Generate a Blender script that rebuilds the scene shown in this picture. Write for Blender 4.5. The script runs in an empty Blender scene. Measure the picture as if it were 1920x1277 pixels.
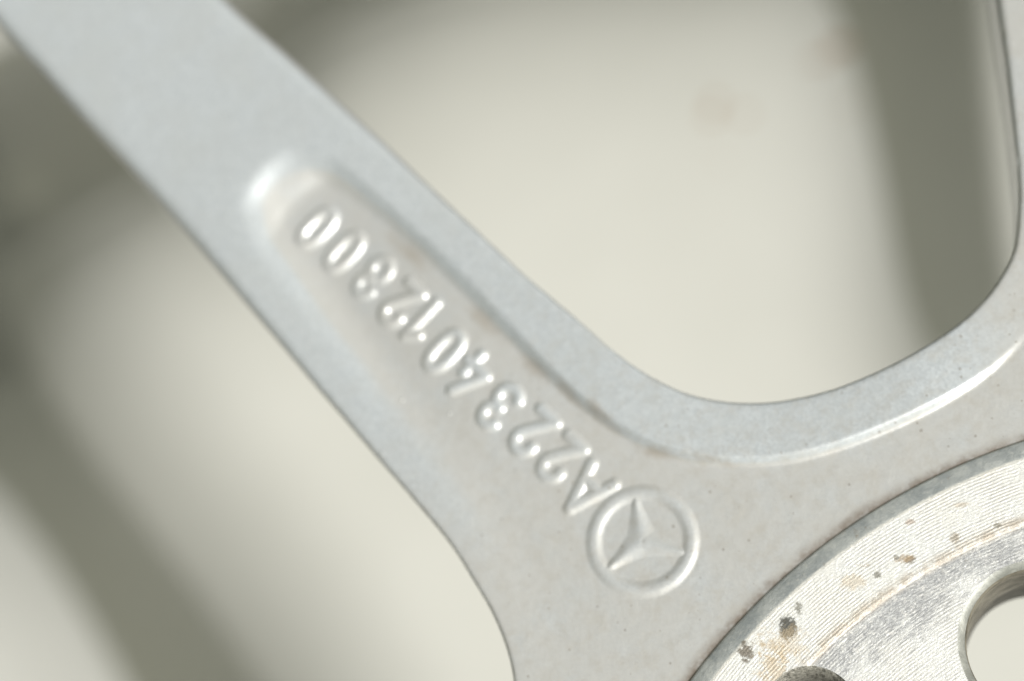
import bpy, math
import numpy as np
from mathutils import Vector, Matrix

# ------------------------------------------------------------------ units
# everything below is measured in millimetres and written as 1 unit = 10 mm
K = 0.1
scene = bpy.context.scene
scene.unit_settings.system = 'METRIC'
scene.unit_settings.scale_length = 0.01
COL = scene.collection

# ------------------------------------------------------------------ camera
VIEW = np.array([.21, -.31, .93]); VIEW /= np.linalg.norm(VIEW)   # from the wheel to the lens
DIST = 205.0
CAM = DIST * VIEW
FWD = -VIEW
RT = np.cross(FWD, [0, 1., 0]); RT /= np.linalg.norm(RT)
UP = np.cross(RT, FWD)
FPX = 1920 / (115 / DIST)

cam_data = bpy.data.cameras.new('camera')
cam = bpy.data.objects.new('camera', cam_data); COL.objects.link(cam)
m = Matrix(((RT[0], UP[0], VIEW[0], CAM[0] * K), (RT[1], UP[1], VIEW[1], CAM[1] * K),
            (RT[2], UP[2], VIEW[2], CAM[2] * K), (0, 0, 0, 1)))
cam.matrix_world = m
cam_data.sensor_width = 36
cam_data.lens = 36 * DIST / 115
cam_data.clip_start = 0.1
cam_data.clip_end = 5000
cam_data.dof.use_dof = True
cam_data.dof.focus_distance = 18.55
cam_data.dof.aperture_fstop = 0.098
cam_data.dof.aperture_blades = 0
scene.camera = cam

# ------------------------------------------------------------------ sky, sun, exposure
SUN_AZ = math.radians(-26); SUN_EL = math.radians(41)
SUN = Vector((math.cos(SUN_EL) * math.cos(SUN_AZ), math.cos(SUN_EL) * math.sin(SUN_AZ), math.sin(SUN_EL)))
world = bpy.data.worlds.new('World'); scene.world = world
world.use_nodes = True
wn = world.node_tree; wn.nodes.clear()
sky = wn.nodes.new('ShaderNodeTexSky'); sky.sky_type = 'NISHITA'; sky.sun_disc = False
sky.sun_elevation = SUN_EL; sky.sun_rotation = math.radians(90) - SUN_AZ
sky.dust_density = 3.0; sky.air_density = 1.0; sky.ozone_density = 0.6
bg = wn.nodes.new('ShaderNodeBackground'); bg.inputs[1].default_value = 0.10
hs = wn.nodes.new('ShaderNodeHueSaturation'); hs.inputs['Saturation'].default_value = .26
tn = wn.nodes.new('ShaderNodeMix'); tn.data_type = 'RGBA'; tn.blend_type = 'MULTIPLY'; tn.inputs[0].default_value = 1; tn.inputs[7].default_value = (1.0, .968, .73, 1)
wo = wn.nodes.new('ShaderNodeOutputWorld')
wn.links.new(sky.outputs[0], hs.inputs['Color']); wn.links.new(hs.outputs[0], tn.inputs[6]); wn.links.new(tn.outputs[2], bg.inputs[0]); wn.links.new(bg.outputs[0], wo.inputs[0])
sd = bpy.data.lights.new('sun', 'SUN'); sd.energy = 3.4; sd.angle = math.radians(0.53); sd.color = (1.0, .983, .985)
so = bpy.data.objects.new('sun', sd); COL.objects.link(so)
so.rotation_euler = SUN.to_track_quat('Z', 'Y').to_euler()
scene.view_settings.view_transform = 'Standard'
scene.view_settings.look = 'None'
scene.view_settings.exposure = 0.08
scene.view_settings.gamma = 1.0
scene.render.engine = 'CYCLES'


# ------------------------------------------------------------------ helpers
def at(px, py, z=0.0):
    """the point of the plane at height z (mm) that a 1920 x 1277 picture of the wheel shows at px, py"""
    d = FWD + ((px - 960) / FPX) * RT - ((py - 638.5) / FPX) * UP
    return (CAM + d * ((z - CAM[2]) / d[2]))[:2]


def curve(pts, n=6, z=0.0, close=False):
    """Catmull-Rom through picture points, in mm"""
    P = np.array([at(a, b, z) for a, b in pts])
    return crom(P, n, close)


def crom(P, n=6, close=False):
    P = np.asarray(P, float)
    if close:
        Q = np.vstack([P[-1], P, P[0], P[1]])
    else:
        Q = np.vstack([2 * P[0] - P[1], P, 2 * P[-1] - P[-2]])
    out = []
    t = np.linspace(0, 1, n, endpoint=False)[:, None]
    for i in range(1, len(Q) - 2):
        a, b, c, d = Q[i - 1], Q[i], Q[i + 1], Q[i + 2]
        out.append(.5 * (2 * b + (c - a) * t + (2 * a - 5 * b + 4 * c - d) * t ** 2 + (3 * b - a - 3 * c + d) * t ** 3))
    out.append(Q[-2][None])
    return np.vstack(out)


def dist_poly(X, Y, P, closed=False, cap=None):
    """distance to a polyline and the nearest point on it"""
    D = np.full(X.shape, 1e9); NX = np.zeros(X.shape); NY = np.zeros(X.shape)
    Q = np.vstack([P, P[:1]]) if closed else P
    for a, b in zip(Q[:-1], Q[1:]):
        e = b - a; L = e @ e
        if L < 1e-12: continue
        t = np.clip(((X - a[0]) * e[0] + (Y - a[1]) * e[1]) / L, 0, 1)
        qx = a[0] + t * e[0]; qy = a[1] + t * e[1]
        d = (X - qx) ** 2 + (Y - qy) ** 2
        k = d < D
        D = np.where(k, d, D); NX = np.where(k, qx, NX); NY = np.where(k, qy, NY)
    return np.sqrt(D), NX, NY


def inside(X, Y, P):
    r = np.zeros(X.shape, bool); n = len(P)
    for i in range(n):
        a = P[i]; b = P[i - 1]
        if a[1] == b[1]: continue
        c = ((a[1] > Y) != (b[1] > Y)) & (X < (b[0] - a[0]) * (Y - a[1]) / (b[1] - a[1]) + a[0])
        r ^= c
    return r


def sm(t):
    t = np.clip(t, 0, 1); return t * t * (3 - 2 * t)


def sm5(t):
    t = np.clip(t, 0, 1); return t * t * t * (t * (6 * t - 15) + 10)


def mesh_obj(name, verts, faces, mat, parent=None, smooth=True):
    me = bpy.data.meshes.new(name)
    verts = np.asarray(verts, np.float32) * K
    faces = np.asarray(faces, np.int32)
    n = faces.shape[1]
    me.vertices.add(len(verts)); me.vertices.foreach_set('co', verts.ravel())
    me.loops.add(faces.size); me.loops.foreach_set('vertex_index', faces.ravel())
    me.polygons.add(len(faces))
    me.polygons.foreach_set('loop_start', np.arange(0, faces.size, n, dtype=np.int32))
    me.polygons.foreach_set('loop_total', np.full(len(faces), n, np.int32))
    me.polygons.foreach_set('use_smooth', np.full(len(faces), smooth, bool))
    me.update(calc_edges=True); me.validate()
    me.materials.append(mat)
    o = bpy.data.objects.new(name, me); COL.objects.link(o)
    if parent: o.parent = parent
    return o


def grid_sheet(X, Y, Z, keep):
    """quads of a (possibly warped) grid where all four corners are kept; compact vertices"""
    h, w = X.shape
    idx = np.arange(h * w).reshape(h, w)
    f = np.stack([idx[:-1, :-1], idx[:-1, 1:], idx[1:, 1:], idx[1:, :-1]], -1).reshape(-1, 4)
    k = keep.ravel()
    f = f[k[f].all(1)]
    used = np.unique(f)
    remap = np.zeros(h * w, np.int64); remap[used] = np.arange(len(used))
    V = np.stack([X.ravel(), Y.ravel(), Z.ravel()], -1)[used]
    return V, remap[f]


def skirt(V, F, depth, select=None, draft=0.0):
    """side wall: drop the open border of a sheet by depth"""
    e = np.vstack([F[:, [0, 1]], F[:, [1, 2]], F[:, [2, 3]], F[:, [3, 0]]])
    key = np.sort(e, 1); k = key[:, 0].astype(np.int64) * (len(V) + 1) + key[:, 1]
    u, first, cnt = np.unique(k, return_index=True, return_counts=True)
    b = e[first[cnt == 1]]
    if select is not None:
        s = select(V); b = b[s[b].all(1)]
    bv = np.unique(b); mp = {int(v): i for i, v in enumerate(bv)}
    base = len(V)
    low = V[bv].copy(); low[:, 2] -= depth
    # a second copy of the top ring keeps the border crisp
    top = V[bv].copy()
    W = np.vstack([V, top, low])
    n = len(bv)
    a = np.array([mp[int(v)] for v in b[:, 0]]); c = np.array([mp[int(v)] for v in b[:, 1]])
    q = np.stack([base + c, base + a, base + n + a, base + n + c], -1)
    return W, np.vstack([F, q])


# ------------------------------------------------------------------ materials
def new_mat(name):
    mt = bpy.data.materials.new(name); mt.use_nodes = True
    nt = mt.node_tree
    return mt, nt, nt.nodes['Principled BSDF']


def N(nt, typ, **kw):
    n = nt.nodes.new(typ)
    for k, v in kw.items():
        if k.startswith('i_'):
            key = k[2:]
            n.inputs[int(key) if key.isdigit() else key].default_value = v
        else:
            setattr(n, k, v)
    return n


def math_n(nt, op, a, b=None, clamp=False):
    n = nt.nodes.new('ShaderNodeMath'); n.operation = op; n.use_clamp = clamp
    for i, v in enumerate((a, b)):
        if v is None: continue
        if isinstance(v, (int, float)): n.inputs[i].default_value = v
        else: nt.links.new(v, n.inputs[i])
    return n.outputs[0]


def mix(nt, f, a, b):
    n = nt.nodes.new('ShaderNodeMix'); n.data_type = 'RGBA'
    for s, v in ((n.inputs[0], f), (n.inputs[6], a), (n.inputs[7], b)):
        if isinstance(v, (tuple, float, int)): s.default_value = v if not isinstance(v, tuple) else (*v, 1)
        else: nt.links.new(v, s)
    return n.outputs[2]


def ramp(nt, x, lo, hi, a=0.0, b=1.0):
    n = nt.nodes.new('ShaderNodeMapRange'); n.interpolation_type = 'SMOOTHSTEP'
    nt.links.new(x, n.inputs[0])
    for i, v in zip((1, 2, 3, 4), (lo, hi, a, b)): n.inputs[i].default_value = v
    return n.outputs[0]


def noise(nt, co, scale, detail=3.0, rough=.55, dist=0.0):
    n = N(nt, 'ShaderNodeTexNoise'); n.inputs['Scale'].default_value = scale
    n.inputs['Detail'].default_value = detail; n.inputs['Roughness'].default_value = rough
    n.inputs['Distortion'].default_value = dist
    nt.links.new(co, n.inputs['Vector']); return n.outputs['Fac']


HUB = np.array([73.4, -81.6])


def hub_radius(nt, co, centre=HUB):
    """distance in mm from the wheel's axis"""
    s = N(nt, 'ShaderNodeVectorMath', operation='SUBTRACT'); nt.links.new(co, s.inputs[0])
    s.inputs[1].default_value = (centre[0] * K, centre[1] * K, 0)
    mu = N(nt, 'ShaderNodeVectorMath', operation='MULTIPLY'); nt.links.new(s.outputs[0], mu.inputs[0])
    mu.inputs[1].default_value = (10, 10, 0)
    ln = N(nt, 'ShaderNodeVectorMath', operation='LENGTH'); nt.links.new(mu.outputs[0], ln.inputs[0])
    return ln.outputs['Value'], mu.outputs[0]


def paint_material():
    mt, nt, b = new_mat('silver_wheel_paint')
    co = N(nt, 'ShaderNodeTexCoord').outputs['Object']
    L = nt.links
    r, _ = hub_radius(nt, co)
    # metallic flakes: very small cells of slightly different brightness
    v = N(nt, 'ShaderNodeTexVoronoi'); v.inputs['Scale'].default_value = 45.0; L.new(co, v.inputs['Vector'])
    sep = N(nt, 'ShaderNodeSeparateColor'); L.new(v.outputs['Color'], sep.inputs[0])
    base = mix(nt, math_n(nt, 'ADD', math_n(nt, 'MULTIPLY', sep.outputs[0], .55), math_n(nt, 'MULTIPLY', noise(nt, co, 14, 4, .7), .45)), (.50, .545, .595), (.75, .80, .86))
    cloud = ramp(nt, noise(nt, co, 1.6, 5), .35, .7)
    base = mix(nt, math_n(nt, 'MULTIPLY', cloud, .5), base, (.595, .63, .66))
    # the floor of the recess holds a warm film of dust
    oz = N(nt, 'ShaderNodeSeparateXYZ'); L.new(co, oz.inputs[0])
    low = math_n(nt, 'MULTIPLY', ramp(nt, oz.outputs[2], -.075, -.125), ramp(nt, noise(nt, co, 2.2, 5, .6), .2, .6, .45, 1))
    base = mix(nt, math_n(nt, 'MULTIPLY', low, .75), base, (.635, .63, .62))
    # brake dust film, thicker towards the hub
    near = ramp(nt, r, 150, 72)
    film = math_n(nt, 'MULTIPLY', near, ramp(nt, noise(nt, co, 6.0, 6, .65), .42, .72))
    base = mix(nt, math_n(nt, 'MULTIPLY', film, .35), base, (.42, .39, .34))
    # brown line of dirt at the foot of the machined pad
    foot = ramp(nt, math_n(nt, 'ADD', r, math_n(nt, 'MULTIPLY', noise(nt, co, 3.0, 6, .7), 2.2)), 72.3, 70.9)
    foot = math_n(nt, 'MULTIPLY', foot, ramp(nt, noise(nt, co, 4.0, 5, .7), .25, .6))
    base = mix(nt, math_n(nt, 'MULTIPLY', foot, .75), base, (.20, .14, .095))
    # brown grime lodged against the upper right wall of the recess
    grime = None
    for (px, py, la, wb) in ((1005, 692, 2.2, .55), (1125, 778, 2.6, .55), (1065, 735, 3.0, .4), (905, 600, 3.0, .5), (765, 470, 3.4, .6), (1330, 862, 2.6, .35), (1230, 846, 3.0, .4)):
        c = at(px, py, -.8)
        sb = N(nt, 'ShaderNodeVectorMath', operation='SUBTRACT'); L.new(co, sb.inputs[0]); sb.inputs[1].default_value = (c[0] * K, c[1] * K, 0)
        mp = N(nt, 'ShaderNodeVectorRotate', rotation_type='Z_AXIS'); L.new(sb.outputs[0], mp.inputs['Vector'])
        mp.inputs['Angle'].default_value = math.radians(46 if px < 1150 else 15)
        qq = N(nt, 'ShaderNodeVectorMath', operation='MULTIPLY'); L.new(mp.outputs[0], qq.inputs[0]); qq.inputs[1].default_value = (10 / la, 6.5 / wb, 0)
        ln = N(nt, 'ShaderNodeVectorMath', operation='LENGTH'); L.new(qq.outputs[0], ln.inputs[0])
        g1 = ramp(nt, math_n(nt, 'ADD', ln.outputs['Value'], math_n(nt, 'MULTIPLY', math_n(nt, 'SUBTRACT', noise(nt, co, 5, 5, .7), .5), 2.4)), 1.5, .0)
        grime = g1 if grime is None else math_n(nt, 'MAXIMUM', grime, g1)
    base = mix(nt, math_n(nt, 'MULTIPLY', grime, .5), base, (.40, .35, .29))
    # small dark specks near the hub
    sp = N(nt, 'ShaderNodeTexVoronoi'); sp.inputs['Scale'].default_value = 11.0; L.new(co, sp.inputs['Vector'])
    wob = math_n(nt, 'MULTIPLY', noise(nt, co, 26, 3), .12)
    ss = N(nt, 'ShaderNodeSeparateColor'); L.new(sp.outputs['Color'], ss.inputs[0])
    size = math_n(nt, 'MULTIPLY', math_n(nt, 'POWER', ss.outputs[1], 3.0), .16)
    speck = math_n(nt, 'LESS_THAN', math_n(nt, 'ADD', sp.outputs['Distance'], wob), math_n(nt, 'ADD', size, .085))
    speck = math_n(nt, 'MULTIPLY', speck, ramp(nt, r, 125, 85))
    base = mix(nt, math_n(nt, 'MULTIPLY', speck, .5), base, (.20, .16, .12))
    L.new(base, b.inputs['Base Color'])
    b.inputs['Metallic'].default_value = .32
    rg = math_n(nt, 'ADD', math_n(nt, 'MULTIPLY', film, .12), .36)
    L.new(rg, b.inputs['Roughness'])
    b.inputs['Coat Weight'].default_value = .55
    b.inputs['Coat Roughness'].default_value = .22
    # orange peel and tiny lumps
    b1 = N(nt, 'ShaderNodeBump'); b1.inputs['Strength'].default_value = .35; b1.inputs['Distance'].default_value = .004
    L.new(noise(nt, co, 34, 3, .6), b1.inputs['Height'])
    b2 = N(nt, 'ShaderNodeBump'); b2.inputs['Strength'].default_value = .5; b2.inputs['Distance'].default_value = .012
    L.new(noise(nt, co, 7, 3, .5), b2.inputs['Height']); L.new(b1.outputs[0], b2.inputs['Normal'])
    # scattered pimples in the lacquer that glint in the sun
    pv = N(nt, 'ShaderNodeTexVoronoi'); pv.inputs['Scale'].default_value = 3.2; L.new(co, pv.inputs['Vector'])
    pim = math_n(nt, 'MULTIPLY', ramp(nt, pv.outputs['Distance'], .085, .0), ramp(nt, r, 92, 108))
    pv2 = N(nt, 'ShaderNodeTexVoronoi'); pv2.inputs['Scale'].default_value = 9.0; L.new(co, pv2.inputs['Vector'])
    pim = math_n(nt, 'ADD', pim, math_n(nt, 'MULTIPLY', ramp(nt, pv2.outputs['Distance'], .11, .0), ramp(nt, r, 85, 120, .2, .7)))
    b3 = N(nt, 'ShaderNodeBump'); b3.inputs['Strength'].default_value = .8; b3.inputs['Distance'].default_value = .012
    L.new(pim, b3.inputs['Height']); L.new(b2.outputs[0], b3.inputs['Normal'])
    L.new(b3.outputs[0], b.inputs['Normal'])
    c2 = N(nt, 'ShaderNodeBump'); c2.inputs['Strength'].default_value = .5; c2.inputs['Distance'].default_value = .008
    L.new(noise(nt, co, 16, 3, .6), c2.inputs['Height']); L.new(b3.outputs[0], c2.inputs['Normal'])
    L.new(c2.outputs[0], b.inputs['Coat Normal'])
    return mt


def machined_material(name, bolt):
    """turned aluminium of the mounting pad, stained by use"""
    mt, nt, b = new_mat(name)
    L = nt.links
    co = N(nt, 'ShaderNodeTexCoord').outputs['Object']
    r, rel = hub_radius(nt, co)
    rn = math_n(nt, 'ADD', r, math_n(nt, 'MULTIPLY', noise(nt, co, 5, 5, .6), .26))
    wave = math_n(nt, 'SINE', math_n(nt, 'MULTIPLY', rn, 2 * math.pi / .33))
    w01 = math_n(nt, 'ADD', math_n(nt, 'MULTIPLY', wave, .5), .5)
    # streaks that run round the axis: noise stretched along the turning direction
    sx = N(nt, 'ShaderNodeSeparateXYZ'); L.new(rel, sx.inputs[0])
    ang = math_n(nt, 'ARCTAN2', sx.outputs[1], sx.outputs[0])
    cb = N(nt, 'ShaderNodeCombineXYZ'); L.new(math_n(nt, 'MULTIPLY', r, 2.2), cb.inputs[0]); L.new(math_n(nt, 'MULTIPLY', ang, 14.0), cb.inputs[1])
    streak = noise(nt, cb.outputs[0], 1.0, 6, .7)
    cb2 = N(nt, 'ShaderNodeCombineXYZ'); L.new(math_n(nt, 'MULTIPLY', r, 5.0), cb2.inputs[0]); L.new(math_n(nt, 'MULTIPLY', ang, 90.0), cb2.inputs[1])
    fine = noise(nt, cb2.outputs[0], 1.0, 5, .75)
    base = mix(nt, ramp(nt, fine, .3, .7), (.70, .71, .715), (.94, .96, .97))
    base = mix(nt, math_n(nt, 'MULTIPLY', ramp(nt, w01, .75, .15), math_n(nt, 'MULTIPLY', ramp(nt, noise(nt, co, 1.9, 5, .65), .40, .64), .34)), base, (.46, .42, .36))
    # oxide bloom: cool grey patches with ragged edges, in the inner zone
    inner = ramp(nt, r, 61.5, 61.0)
    patch = ramp(nt, math_n(nt, 'ADD', math_n(nt, 'ADD', math_n(nt, 'MULTIPLY', noise(nt, co, 1.3, 6, .62, .4), .55), math_n(nt, 'MULTIPLY', streak, .45)), math_n(nt, 'MULTIPLY', ramp(nt, r, 53.5, 60.5), .20)), .57, .72)
    patch = math_n(nt, 'MULTIPLY', math_n(nt, 'MULTIPLY', patch, inner), ramp(nt, fine, .70, .40, .35, 1))
    base = mix(nt, math_n(nt, 'MULTIPLY', patch, .8), base, (.31, .32, .35))
    cham = ramp(nt, r, 67.7, 67.95)
    cn = ramp(nt, noise(nt, co, 3.4, 6, .7, .5), .3, .7)
    base = mix(nt, cham, base, mix(nt, cn, (.44, .48, .51), (.74, .77, .78)))  # blue-grey tint puts the chamfer's turned-from-sun shade into its mottled colour
    fl = math_n(nt, 'MULTIPLY', cham, ramp(nt, noise(nt, co, 13, 6, .75), .56, .68))
    base = mix(nt, math_n(nt, 'MULTIPLY', fl, .7), base, (.86, .87, .86))
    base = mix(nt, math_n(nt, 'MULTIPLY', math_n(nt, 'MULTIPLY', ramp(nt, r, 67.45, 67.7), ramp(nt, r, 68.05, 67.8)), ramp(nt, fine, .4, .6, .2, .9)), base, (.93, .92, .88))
    # cream film on the raised ring
    ring = math_n(nt, 'MULTIPLY', ramp(nt, r, 61.0, 61.5), ramp(nt, r, 68, 67.6))
    film = math_n(nt, 'MULTIPLY', ring, ramp(nt, noise(nt, co, 1.1, 6, .6, .3), .44, .66))
    base = mix(nt, math_n(nt, 'MULTIPLY', film, .25), base, (.84, .81, .74))
    # brown staining gathered at the step and in blotches
    step = math_n(nt, 'MULTIPLY', ramp(nt, r, 60.7, 61.5), ramp(nt, r, 62.7, 61.7))
    bro = math_n(nt, 'MULTIPLY', step, ramp(nt, noise(nt, co, 5.0, 6, .75), .32, .58))
    blot = ramp(nt, noise(nt, co, 3.1, 8, .78, .5), .60, .70)
    blot = math_n(nt, 'MULTIPLY', blot, ramp(nt, r, 59, 62))
    tot = math_n(nt, 'MAXIMUM', bro, blot)
    base = mix(nt, math_n(nt, 'MULTIPLY', tot, .6), base, (.36, .27, .17))
    # dark pits
    clus = math_n(nt, 'MULTIPLY', ramp(nt, noise(nt, co, 6.5, 8, .82, .3), .635, .70), ramp(nt, noise(nt, co, 1.7, 3, .5), .46, .60))
    clus = math_n(nt, 'MULTIPLY', clus, ramp(nt, r, 55, 61.5, .3, 1))
    base = mix(nt, math_n(nt, 'MULTIPLY', clus, .75), base, (.24, .19, .12))
    frost = math_n(nt, 'MULTIPLY', ramp(nt, noise(nt, co, 16, 6, .78), .53, .64), ramp(nt, r, 62, 60.5, .35, 1))
    base = mix(nt, math_n(nt, 'MULTIPLY', frost, .55), base, (.95, .94, .93))
    # the small pits and their rusty run-off seen in the photograph
    for (px, py, sx_, sy_, colr, amt, nsc) in ((1476, 1176, 1.0, 1.35, (.055, .055, .045), 1.0, .7), (1470, 1208, 2.6, 1.7, (.62, .50, .34), .45, 1.0),
                                         (1398, 1222, .85, 1.0, (.12, .09, .055), .9, .9), (1453, 1245, 1.4, 2.0, (.56, .42, .24), .6, 1.6), (1497, 1141, .45, .7, (.15, .14, .10), .8, .8),
                                         (1645, 1078, .5, .35, (.14, .13, .10), .8, .7), (1706, 1050, .55, .4, (.16, .12, .08), .8, .8), (1695, 1046, .9, .45, (.45, .33, .2), .7, .8), (1682, 1045, .4, .3, (.16, .15, .12), .7, .6), (1790, 1008, .45, .6, (.28, .22, .14), .7, .8), (1707, 978, .5, .3, (.34, .22, .14), .6, .6), (1870, 985, .4, .3, (.2, .18, .13), .7, .5), (1600, 1090, 1.5, .8, (.62, .5, .34), .5, .8), (1800, 947, 1.0, .3, (.5, .4, .28), .5, .7)):
        c = at(px, py, -.3)
        s = N(nt, 'ShaderNodeVectorMath', operation='SUBTRACT'); L.new(co, s.inputs[0]); s.inputs[1].default_value = (c[0] * K, c[1] * K, -.03)
        q = N(nt, 'ShaderNodeVectorMath', operation='MULTIPLY'); L.new(s.outputs[0], q.inputs[0]); q.inputs[1].default_value = (10 / sx_, 10 / sy_, 10)
        ln = N(nt, 'ShaderNodeVectorMath', operation='LENGTH'); L.new(q.outputs[0], ln.inputs[0])
        dn = math_n(nt, 'ADD', ln.outputs['Value'], math_n(nt, 'MULTIPLY', math_n(nt, 'SUBTRACT', noise(nt, co, 15, 7, .8), .5), nsc * 5.0))
        base = mix(nt, math_n(nt, 'MULTIPLY', ramp(nt, dn, 1.15, .6), amt * .9), base, colr)
    L.new(base, b.inputs['Base Color'])
    b.inputs['Metallic'].default_value = .3
    L.new(ramp(nt, fine, .2, .8, .55, .36), b.inputs['Roughness'])
    bw = N(nt, 'ShaderNodeBump'); bw.inputs['Strength'].default_value = .38; bw.inputs['Distance'].default_value = .0032
    amp = math_n(nt, 'MULTIPLY', ramp(nt, r, 67.75, 67.6), math_n(nt, 'MULTIPLY', ramp(nt, noise(nt, co, 1.9, 5, .65), .36, .62, .15, 1.15), ramp(nt, r, 61.0, 61.5, .45, 1)))
    L.new(math_n(nt, 'MULTIPLY', wave, amp), bw.inputs['Height'])
    bf = N(nt, 'ShaderNodeBump'); bf.inputs['Strength'].default_value = .8; bf.inputs['Distance'].default_value = .008
    L.new(fine, bf.inputs['Height']); L.new(bw.outputs[0], bf.inputs['Normal'])
    bp = N(nt, 'ShaderNodeBump'); bp.inputs['Strength'].default_value = .7; bp.inputs['Distance'].default_value = .010
    L.new(noise(nt, co, 22, 5, .7), bp.inputs['Height']); L.new(bf.outputs[0], bp.inputs['Normal'])
    L.new(bp.outputs[0], b.inputs['Normal'])
    return mt


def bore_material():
    mt, nt, b = new_mat('shaded_stained_bore')
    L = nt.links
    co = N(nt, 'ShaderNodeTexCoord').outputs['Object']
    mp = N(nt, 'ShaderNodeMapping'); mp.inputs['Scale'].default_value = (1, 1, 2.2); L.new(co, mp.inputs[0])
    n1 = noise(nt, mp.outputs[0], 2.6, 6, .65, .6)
    base = mix(nt, ramp(nt, n1, .36, .64), (.065, .058, .04), (.27, .25, .20))  # base darkened to carry the shade inside the hole, mottled brown
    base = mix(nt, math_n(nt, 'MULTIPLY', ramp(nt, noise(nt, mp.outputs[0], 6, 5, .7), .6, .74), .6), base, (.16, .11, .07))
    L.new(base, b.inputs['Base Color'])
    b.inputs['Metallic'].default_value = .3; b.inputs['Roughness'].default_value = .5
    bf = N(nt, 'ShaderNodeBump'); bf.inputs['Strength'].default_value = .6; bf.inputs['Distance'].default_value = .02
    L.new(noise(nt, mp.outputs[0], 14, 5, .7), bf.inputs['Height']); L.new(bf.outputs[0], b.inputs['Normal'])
    return mt


def chamfer_material():
    mt, nt, b = new_mat('dull_chamfer_metal')
    L = nt.links
    co = N(nt, 'ShaderNodeTexCoord').outputs['Object']
    base = mix(nt, ramp(nt, noise(nt, co, 4, 6, .7, .4), .35, .65), (.24, .25, .235), (.42, .43, .41))
    base = mix(nt, math_n(nt, 'MULTIPLY', ramp(nt, noise(nt, co, 12, 4, .7), .58, .7), .5), base, (.24, .23, .19))
    L.new(base, b.inputs['Base Color'])
    b.inputs['Metallic'].default_value = .4; b.inputs['Roughness'].default_value = .5
    bf = N(nt, 'ShaderNodeBump'); bf.inputs['Strength'].default_value = .6; bf.inputs['Distance'].default_value = .008
    L.new(noise(nt, co, 20, 4, .7), bf.inputs['Height']); L.new(bf.outputs[0], b.inputs['Normal'])
    return mt


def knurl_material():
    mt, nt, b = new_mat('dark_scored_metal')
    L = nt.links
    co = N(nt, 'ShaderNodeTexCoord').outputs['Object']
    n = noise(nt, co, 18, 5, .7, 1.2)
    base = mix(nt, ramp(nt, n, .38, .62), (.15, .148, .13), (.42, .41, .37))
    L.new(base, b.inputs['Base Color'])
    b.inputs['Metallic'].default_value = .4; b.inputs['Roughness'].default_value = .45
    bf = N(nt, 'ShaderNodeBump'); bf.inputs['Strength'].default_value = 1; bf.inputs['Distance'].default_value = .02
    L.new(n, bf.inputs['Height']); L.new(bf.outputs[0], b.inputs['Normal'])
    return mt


PANEL_Z = -340.0
PS = (DIST - PANEL_Z) / (DIST + 260)        # size of the pressing


def panel_material():
    mt, nt, b = new_mat('cream_enamel')
    L = nt.links
    co = N(nt, 'ShaderNodeTexCoord').outputs['Object']
    base = mix(nt, ramp(nt, noise(nt, co, .12, 3), .3, .7), (.585, .588, .560), (.62, .623, .596))
    for (px, py, rx, ry, amt) in ((1337, 176, 4.2, 4.2, .6), (1328, 205, 5.0, 4.2, .6), (1392, 200, 5, 4, .3), (1572, 55, 9, 7, .42), (1535, 82, 10, 5, .32),
                                  (1590, 192, 5, 4, .15), (1352, 298, 4, 3, .12)):
        c = at(px, py, PANEL_Z)
        s = N(nt, 'ShaderNodeVectorMath', operation='SUBTRACT'); L.new(co, s.inputs[0]); s.inputs[1].default_value = (c[0] * K, c[1] * K, 0)
        q = N(nt, 'ShaderNodeVectorMath', operation='MULTIPLY'); L.new(s.outputs[0], q.inputs[0]); q.inputs[1].default_value = (19 / rx, 19 / ry, 0)
        ln = N(nt, 'ShaderNodeVectorMath', operation='LENGTH'); L.new(q.outputs[0], ln.inputs[0])
        dn = math_n(nt, 'ADD', ln.outputs['Value'], math_n(nt, 'MULTIPLY', math_n(nt, 'SUBTRACT', noise(nt, co, 1.2, 4, .7), .5), .9))
        base = mix(nt, math_n(nt, 'MULTIPLY', ramp(nt, dn, 1.1, .5), min(1, amt * 2.2)), base, (.33, .20, .11))
    L.new(base, b.inputs['Base Color'])
    b.inputs['Roughness'].default_value = .55
    b.inputs['Specular IOR Level'].default_value = .3
    return mt


# ------------------------------------------------------------------ backdrop: a pressed cream panel far behind the wheel
M_panel = panel_material()


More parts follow.
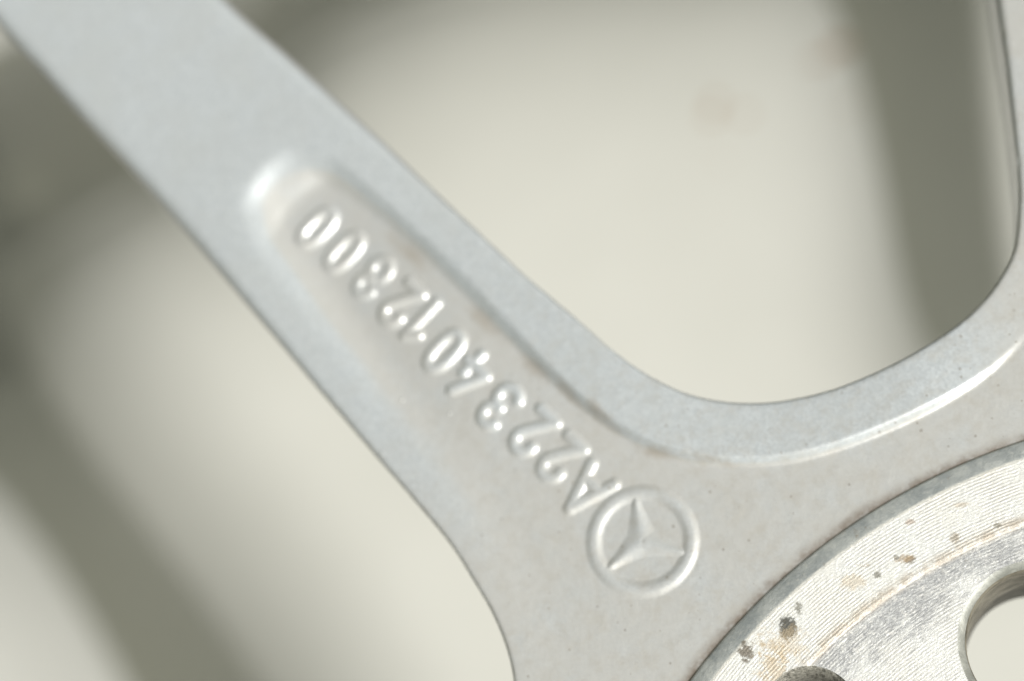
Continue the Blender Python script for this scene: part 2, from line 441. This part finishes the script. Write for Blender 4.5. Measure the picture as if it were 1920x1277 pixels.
def panel_height(X, Y):
    def side(P, X, Y):
        """signed distance to a long open curve, positive on its left"""
        d, nx, ny = dist_poly(X, Y, P)
        a = P[:-1]; b = P[1:]
        s = np.zeros(X.shape); best = np.full(X.shape, 1e9)
        for p, q in zip(a, b):
            e = q - p; t = np.clip(((X - p[0]) * e[0] + (Y - p[1]) * e[1]) / (e @ e), 0, 1)
            dd = (X - p[0] - t * e[0]) ** 2 + (Y - p[1] - t * e[1]) ** 2
            k = dd < best; best = np.where(k, dd, best)
            cr = e[0] * (Y - p[1]) - e[1] * (X - p[0])
            s = np.where(k, np.sign(cr), s)
        return d * s / PS
    Z = np.full(X.shape, PANEL_Z)
    # left fold: the field rounds over and drops to a lower level on the lower left
    B = curve([(-900, -320), (-300, 310), (-25, 685), (105, 860), (262, 1065), (415, 1290), (690, 1750)], 4, PANEL_Z)
    c = -side(B, X, Y)                     # positive on the lower left
    drop = np.where(c < -55, 0, np.where(c < 0, .0105 * (c + 55) ** 2, .0105 * 55 ** 2 + 52 * sm(c / 12) + 80 * (1 - np.exp(-np.clip(c, 0, None) / 36))))
    Z -= drop
    # upper edge: the field rolls away
    A = curve([(-900, 520), (-250, 390), (0, 320), (165, 235), (340, 85), (460, -20), (600, -100), (840, -170), (1250, -205), (1700, -225), (2600, -240)], 4, PANEL_Z)
    a = side(A, X, Y)
    q = np.clip(a + 130, 0, 130)
    Z -= .0000205 * q ** 3 + 140 * sm(a / 60) + 1.15 * np.clip(a - 30, 0, 800)
    # right: a raised rib whose crown slopes to the left
    C = curve([(1700, -700), (1745, 0), (1768, 350), (1800, 640), (1860, 830), (2000, 960), (2400, 1040)], 4, PANEL_Z)
    r_ = side(C, X, Y)
    Z += np.where(r_ > 0, 11 * sm(r_ / 13) + 13 * (1 - np.exp(-np.clip(r_, 0, 1e9) / 45.0)), 0)
    g = np.clip(r_ + 60, 0, 60); Z += .0000013 * g ** 4
    Z = PANEL_Z + (Z - PANEL_Z) * PS
    return Z


def build_panel():
    xs = np.arange(-1300, 400, 4.6); ys = np.arange(-280, 1400, 4.6)
    X, Y = np.meshgrid(xs, ys)
    Z = panel_height(X, Y)
    V, F = grid_sheet(X, Y, Z, np.ones(X.shape, bool))
    V, F = skirt(V, F, 12)
    o = mesh_obj('metal_panel', V, F, M_panel)
    o['label'] = 'cream painted pressed metal panel with dark folds and rust spots, blurred behind the wheel'
    o['category'] = 'panel'
    return o


build_panel()

# ------------------------------------------------------------------ the wheel
M_paint = paint_material()
M_pad = machined_material('turned_aluminium', None)
M_bore = bore_material()
M_cham = chamfer_material()
M_knurl = knurl_material()

wheel = bpy.data.objects.new('alloy_wheel', None); COL.objects.link(wheel)
wheel.empty_display_size = 1
wheel['label'] = 'silver painted alloy wheel seen from behind, spoke with cast part number and bare machined hub'
wheel['category'] = 'wheel'

left_edge = [(-560, -560), (-260, -245), (0, 55), (51, 110), (102, 168), (156, 229), (233, 311), (311, 398), (390, 489), (468, 581), (536, 661),
             (583, 717), (640, 783), (700, 853), (768, 931), (835, 1012), (881, 1084), (917, 1147), (944, 1215), (957, 1280), (958, 1360), (935, 1450), (880, 1560), (760, 1700)]
right_edge = [(-120, -560), (180, -255), (300, -132), (428, 0), (520, 81), (613, 166), (706, 251), (795, 336), (883, 419), (970, 501), (1035, 557), (1100, 612),
              (1150, 656), (1210, 698), (1280, 732), (1350, 748), (1417, 751), (1476, 745), (1554, 727), (1632, 697), (1710, 658),
              (1789, 607), (1847, 552), (1886, 494), (1903, 451), (1909, 400), (1911, 360), (1909, 305), (1899, 211), (1885, 94), (1871, 0), (1852, -140), (1830, -300), (1790, -560)]
WL = np.vstack([curve(left_edge, 8), [at(-1500, 1700), at(-1500, -560)]])
WR = curve(right_edge, 8)
CL = curve(left_edge, 8); CR = WR
wall_u = [(-120, -400), (100, -190), (320, 30), (470, 185), (575, 283), (628, 322), (682, 362), (742, 412), (803, 468), (872, 536), (940, 606), (1008, 676), (1078, 742),
          (1150, 797), (1222, 834), (1300, 856), (1380, 862), (1470, 857), (1560, 836), (1650, 803), (1740, 762), (1820, 716), (1885, 665), (1945, 590), (1980, 480), (1990, 300), (1990, -560)]
wall_l = [(-500, -420), (0, -60), (300, 238), (430, 370), (500, 440), (560, 515), (620, 592), (680, 665), (745, 747), (813, 826), (870, 905), (915, 970), (965, 1045), (1005, 1129), (1028, 1220), (1030, 1320), (1000, 1500), (900, 1750)]
PU = curve(wall_u, 5)
PU_poly = PU
LL = curve(wall_l, 5)
LL_poly = np.vstack([LL, [at(-1800, 1750), at(-1800, -420)]])
E_P = at(512, 348); E_D = at(1052, 861) - at(592, 423); E_D = E_D / np.linalg.norm(E_D)   # along the spoke towards the hub


def surface(X, Y):
    """height of the cast surface without its raised marks"""
    dU, _, _ = dist_poly(X, Y, PU); sU = np.where(inside(X, Y, PU_poly), -dU, dU)
    dL, _, _ = dist_poly(X, Y, LL); sL = np.where(inside(X, Y, LL_poly), -dL, dL)
    sE = (X - E_P[0]) * E_D[0] + (Y - E_P[1]) * E_D[1]
    wu = 4.4 - 2.0 * sm((X + 27) / 14) - 1.3 * sm((X + 8) / 26)
    far = 1 - sm((X + 26) / 22)
    h = 1.3 + .95 * far 
    Su = sm5(sU / wu + .5)
    Sl = sm5(sL / 7.0 + .5)
    keepl = sm(sE / 38) * (.35 + .65 * sm((X + 22) / 30))
    Sl = Sl + (1 - Sl) * keepl
    pe = -(X - E_P[0]) * E_D[1] + (Y - E_P[1]) * E_D[0] - .4
    se = sE + .6 - .085 * np.clip(pe ** 2, 0, 60) * (1 - sm(sE / 22)) + .25 * np.sin(X * .9 - Y * .7) - .35
    Se = .5 + (np.sqrt((se + 2.4) ** 2 + 1.0) - np.sqrt((se - 2.4) ** 2 + 1.0)) / 9.6
    flat = .32 * sm((X - 10) / 20) + .68 * sm((X - 42) / 17)
    z = -h * (1 - (1 - Su * Sl * Se) * (1 - flat))
    # the cast skin is never quite flat
    z += .05 * np.sin(X * .11 + 1.3) * np.cos(Y * .13 + .4)
    return z


def edge_round(z, d, X, Y):
    rr = np.hypot(X - HUB[0], Y - HUB[1])
    re = .5 + 1.5 * sm((rr - 95) / 70)
    t = np.clip(re - d, 0, re)
    z = z - (re - np.sqrt(np.maximum(re * re - t * t, 0)))
    # broad soft shoulder
    z = z - .14 * np.exp(-np.clip(d, 0, 99) / 2.2) * (1 + 1.0 * sm((rr - 95) / 70))
    return z


def build_body():
    st = .22
    xs = np.arange(-76, 84, st); ys = np.arange(-62, 62, st)
    X, Y = np.meshgrid(xs, ys)
    dl, nlx, nly = dist_poly(X, Y, CL); dr, nrx, nry = dist_poly(X, Y, CR)
    ins = inside(X, Y, WL) | inside(X, Y, WR)
    d = np.minimum(dl, dr); nx = np.where(dl < dr, nlx, nrx); ny = np.where(dl < dr, nly, nry)
    sd_ = np.where(ins, -d, d)
    keep = sd_ > -.72 * st
    snap = keep & (sd_ < .42 * st)
    X = np.where(snap, nx, X); Y = np.where(snap, ny, Y); sd_ = np.where(snap, 0, sd_)
    keep &= np.hypot(X - HUB[0], Y - HUB[1]) > 68.2
    Z = surface(X, Y)
    Z = edge_round(Z, np.clip(sd_, 0, None), X, Y)
    V, F = grid_sheet(X, Y, Z, keep)
    V, F = skirt(V, F, 13, select=lambda v: (np.abs(v[:, 0] - 4) < 79.5) & (np.abs(v[:, 1]) < 61.5) & (np.hypot(v[:, 0] - HUB[0], v[:, 1] - HUB[1]) > 69))
    return mesh_obj('casting', V, F, M_paint, wheel)


build_body()

# ------------------------------------------------------------------ raised marks of the casting
TU = at(592, 423) - at(1052, 861); TU = TU / np.linalg.norm(TU)       # reading direction
TV = np.array([-TU[1], TU[0]])                                        # upwards in the letters


def ell(cu, cv, a, b, t0=0, t1=360, n=28, p=2.0):
    t = np.radians(np.linspace(t0, t1, n))
    c, s = np.cos(t), np.sin(t)
    return np.stack([cu + a * np.sign(c) * np.abs(c) ** (2 / p), cv + b * np.sign(s) * np.abs(s) ** (2 / p)], -1)


GLYPH = {
    '0': [ell(0, 0, 1.12, 2.45, p=2.5)],
    '1': [np.array([(.45, -2.6), (.45, 2.6)]), np.array([(.45, 2.6), (-.75, 1.45)])],
    '2': [np.vstack([ell(0, 1.35, 1.15, 1.2, 185, -25, 16), [(.75, .35), (-.1, -1.0), (-1.15, -2.5), (1.25, -2.5)]])],
    '3': [np.vstack([ell(-.05, 1.32, 1.1, 1.2, 152, -72, 14), [(-.1, .12)]]), np.vstack([[(-.1, .12)], ell(-.05, -1.2, 1.25, 1.32, 80, -150, 14)])],
    '4': [np.array([(.35, 2.6), (-1.5, -1.15), (1.5, -1.15)]), np.array([(.75, .3), (.75, -2.6)])],
    '3b': [np.vstack([ell(-.1, 1.35, 1.1, 1.15, 172, -72, 14), [(-.2, .12)]]), ell(-.05, -1.15, 1.15, 1.28, 85, -215, 20)],
    'A': [np.array([(-1.75, -2.6), (0, 2.6), (1.75, -2.6)]), np.array([(-1.2, -1.0), (1.2, -1.0)])],
}
MARKS = [('A', 1100, 922), ('2', 1052, 861), ('2', 1000, 812), ('3', 938, 763), ('4', 882, 705), ('0', 834, 659), ('1', 793, 604),
         ('2', 751, 570), ('3b', 698, 517), ('0', 643, 469), ('0', 592, 423)]


def relief(name, centre, strokes, hgt, r1, r2, ru, rv, st=.085, extra=None, label=None):
    us = np.arange(-ru, ru + st, st); vs = np.arange(-rv, rv + st, st)
    U, V_ = np.meshgrid(us, vs)
    d = np.full(U.shape, 1e9)
    for P in strokes:
        dd, _, _ = dist_poly(U, V_, P); d = np.minimum(d, dd)
    bump = hgt * (1 - sm5((d - r1) / (r2 - r1)))
    if extra is not None:
        bump = np.maximum(bump, extra(U, V_))
    X = centre[0] + U * TU[0] + V_ * TV[0]; Y = centre[1] + U * TU[1] + V_ * TV[1]
    Z = surface(X, Y) + bump - .012
    V, F = grid_sheet(X, Y, Z, bump > .0015)
    o = mesh_obj(name, V, F, M_paint, wheel)
    if label: o['label'] = label
    return o


names = {'A': 'raised_letter'}
for k, (ch, px, py) in enumerate(MARKS):
    relief(names.get(ch, 'raised_digit'), at(px, py, -1.5), GLYPH[ch], (.33, .33, .37, .42)[min(k, 3)] + .04 * math.sin(px * 1.7), .05, 1.1, 3.2, 4.1,
           label='raised cast %s %s' % ('letter' if ch == 'A' else 'digit', ch[0]))

# emblem: three-pointed star in a ring
ec = at(1205, 1015, -1.5)
ring_o = relief('emblem_ring', ec, [ell(0, 0, 5.3, 5.3, n=120)], .28, .0, 1.22, 7.2, 7.2)


def star(U, V_):
    # world directions of the three arms, turned into the mark's own axes
    out = np.zeros(U.shape)
    a0 = math.degrees(math.atan2(TU[1], TU[0]))
    for wa in (98, 217, 341):
        a = math.radians(wa - a0)
        s = U * math.cos(a) + V_ * math.sin(a)
        n = np.abs(-U * math.sin(a) + V_ * math.cos(a))
        w = 1.75 * np.clip(1 - s / 5.3, 0, 1) ** 1.45 + .5
        k = np.clip(1 - n / w, 0, 1)
        k = np.where(s < -.2, 0, k)
        out = np.maximum(out, .33 * sm(k) * (1 - .25 * np.clip(s / 6, 0, 1)) * sm((s + .5) / .8) * sm((5.6 - s) / 1.4))
    return out


relief('emblem_star', ec, [np.array([(0, 0), (.05, 0)])], 0, .05, .9, 6.3, 6.3, extra=star)

# ------------------------------------------------------------------ machined mounting pad
BOLT = np.array([54.65, -35.65]); BOLT_R = 8.5
PIN = at(1521, 1340, -.6); PIN_R = 4.9


def build_pad():
    T0 = -.3
    prof = [(69.75, -2.9), (69.7, -1.1), (69.5, -.92), (68.1, -.40), (67.95, -.34), (67.75, T0), (67.5, T0)]
    rs = np.arange(67.2, 61.75, -.3)
    prof += [(r, T0) for r in rs] + [(61.6, T0), (61.45, T0 - .02), (61.3, T0 - .1), (61.15, T0 - .13)]
    prof += [(r, T0 - .13) for r in np.arange(60.9, 34, -.22)]
    prof = np.array(prof)
    th = np.radians(np.arange(78, 168, .18))
    R, T = np.meshgrid(prof[:, 0], th); Zp, _ = np.meshgrid(prof[:, 1], th)
    # the edge of the face was nicked and is not a perfect circle
    X = HUB[0] + R * np.cos(T); Y = HUB[1] + R * np.sin(T)
    keep = np.ones(X.shape, bool)
    for c, rad in ((BOLT, BOLT_R), (PIN, PIN_R)):
        dx, dy = X - c[0], Y - c[1]; d = np.hypot(dx, dy)
        keep &= d > rad - .13
        sn = (d < rad + .10)
        X = np.where(sn, c[0] + dx / d * rad, X); Y = np.where(sn, c[1] + dy / d * rad, Y)
    V, F = grid_sheet(X, Y, Zp, keep)
    o = mesh_obj('mounting_pad', V, F, M_pad, wheel)
    return o


pad = build_pad()


def lathe(name, c, prof, mat, parent, seg=128, wob=0):
    a = np.linspace(0, 2 * np.pi, seg, endpoint=False)
    V = []
    for r, z in prof:
        V.append(np.stack([c[0] + r * np.cos(a), c[1] + r * np.sin(a), np.full(seg, z)], -1))
    V = np.vstack(V); F = []
    i = np.arange(seg); j = (i + 1) % seg
    for k in range(len(prof) - 1):
        F.append(np.stack([k * seg + i, (k + 1) * seg + i, (k + 1) * seg + j, k * seg + j], -1))
    return mesh_obj(name, V, np.vstack(F), mat, parent)


hole = bpy.data.objects.new('bolt_hole', None); COL.objects.link(hole); hole.parent = wheel
lathe('hole_chamfer', BOLT, [(8.56, -.58), (8.44, -.61), (7.86, -1.19), (7.74, -1.35)], M_cham, hole)
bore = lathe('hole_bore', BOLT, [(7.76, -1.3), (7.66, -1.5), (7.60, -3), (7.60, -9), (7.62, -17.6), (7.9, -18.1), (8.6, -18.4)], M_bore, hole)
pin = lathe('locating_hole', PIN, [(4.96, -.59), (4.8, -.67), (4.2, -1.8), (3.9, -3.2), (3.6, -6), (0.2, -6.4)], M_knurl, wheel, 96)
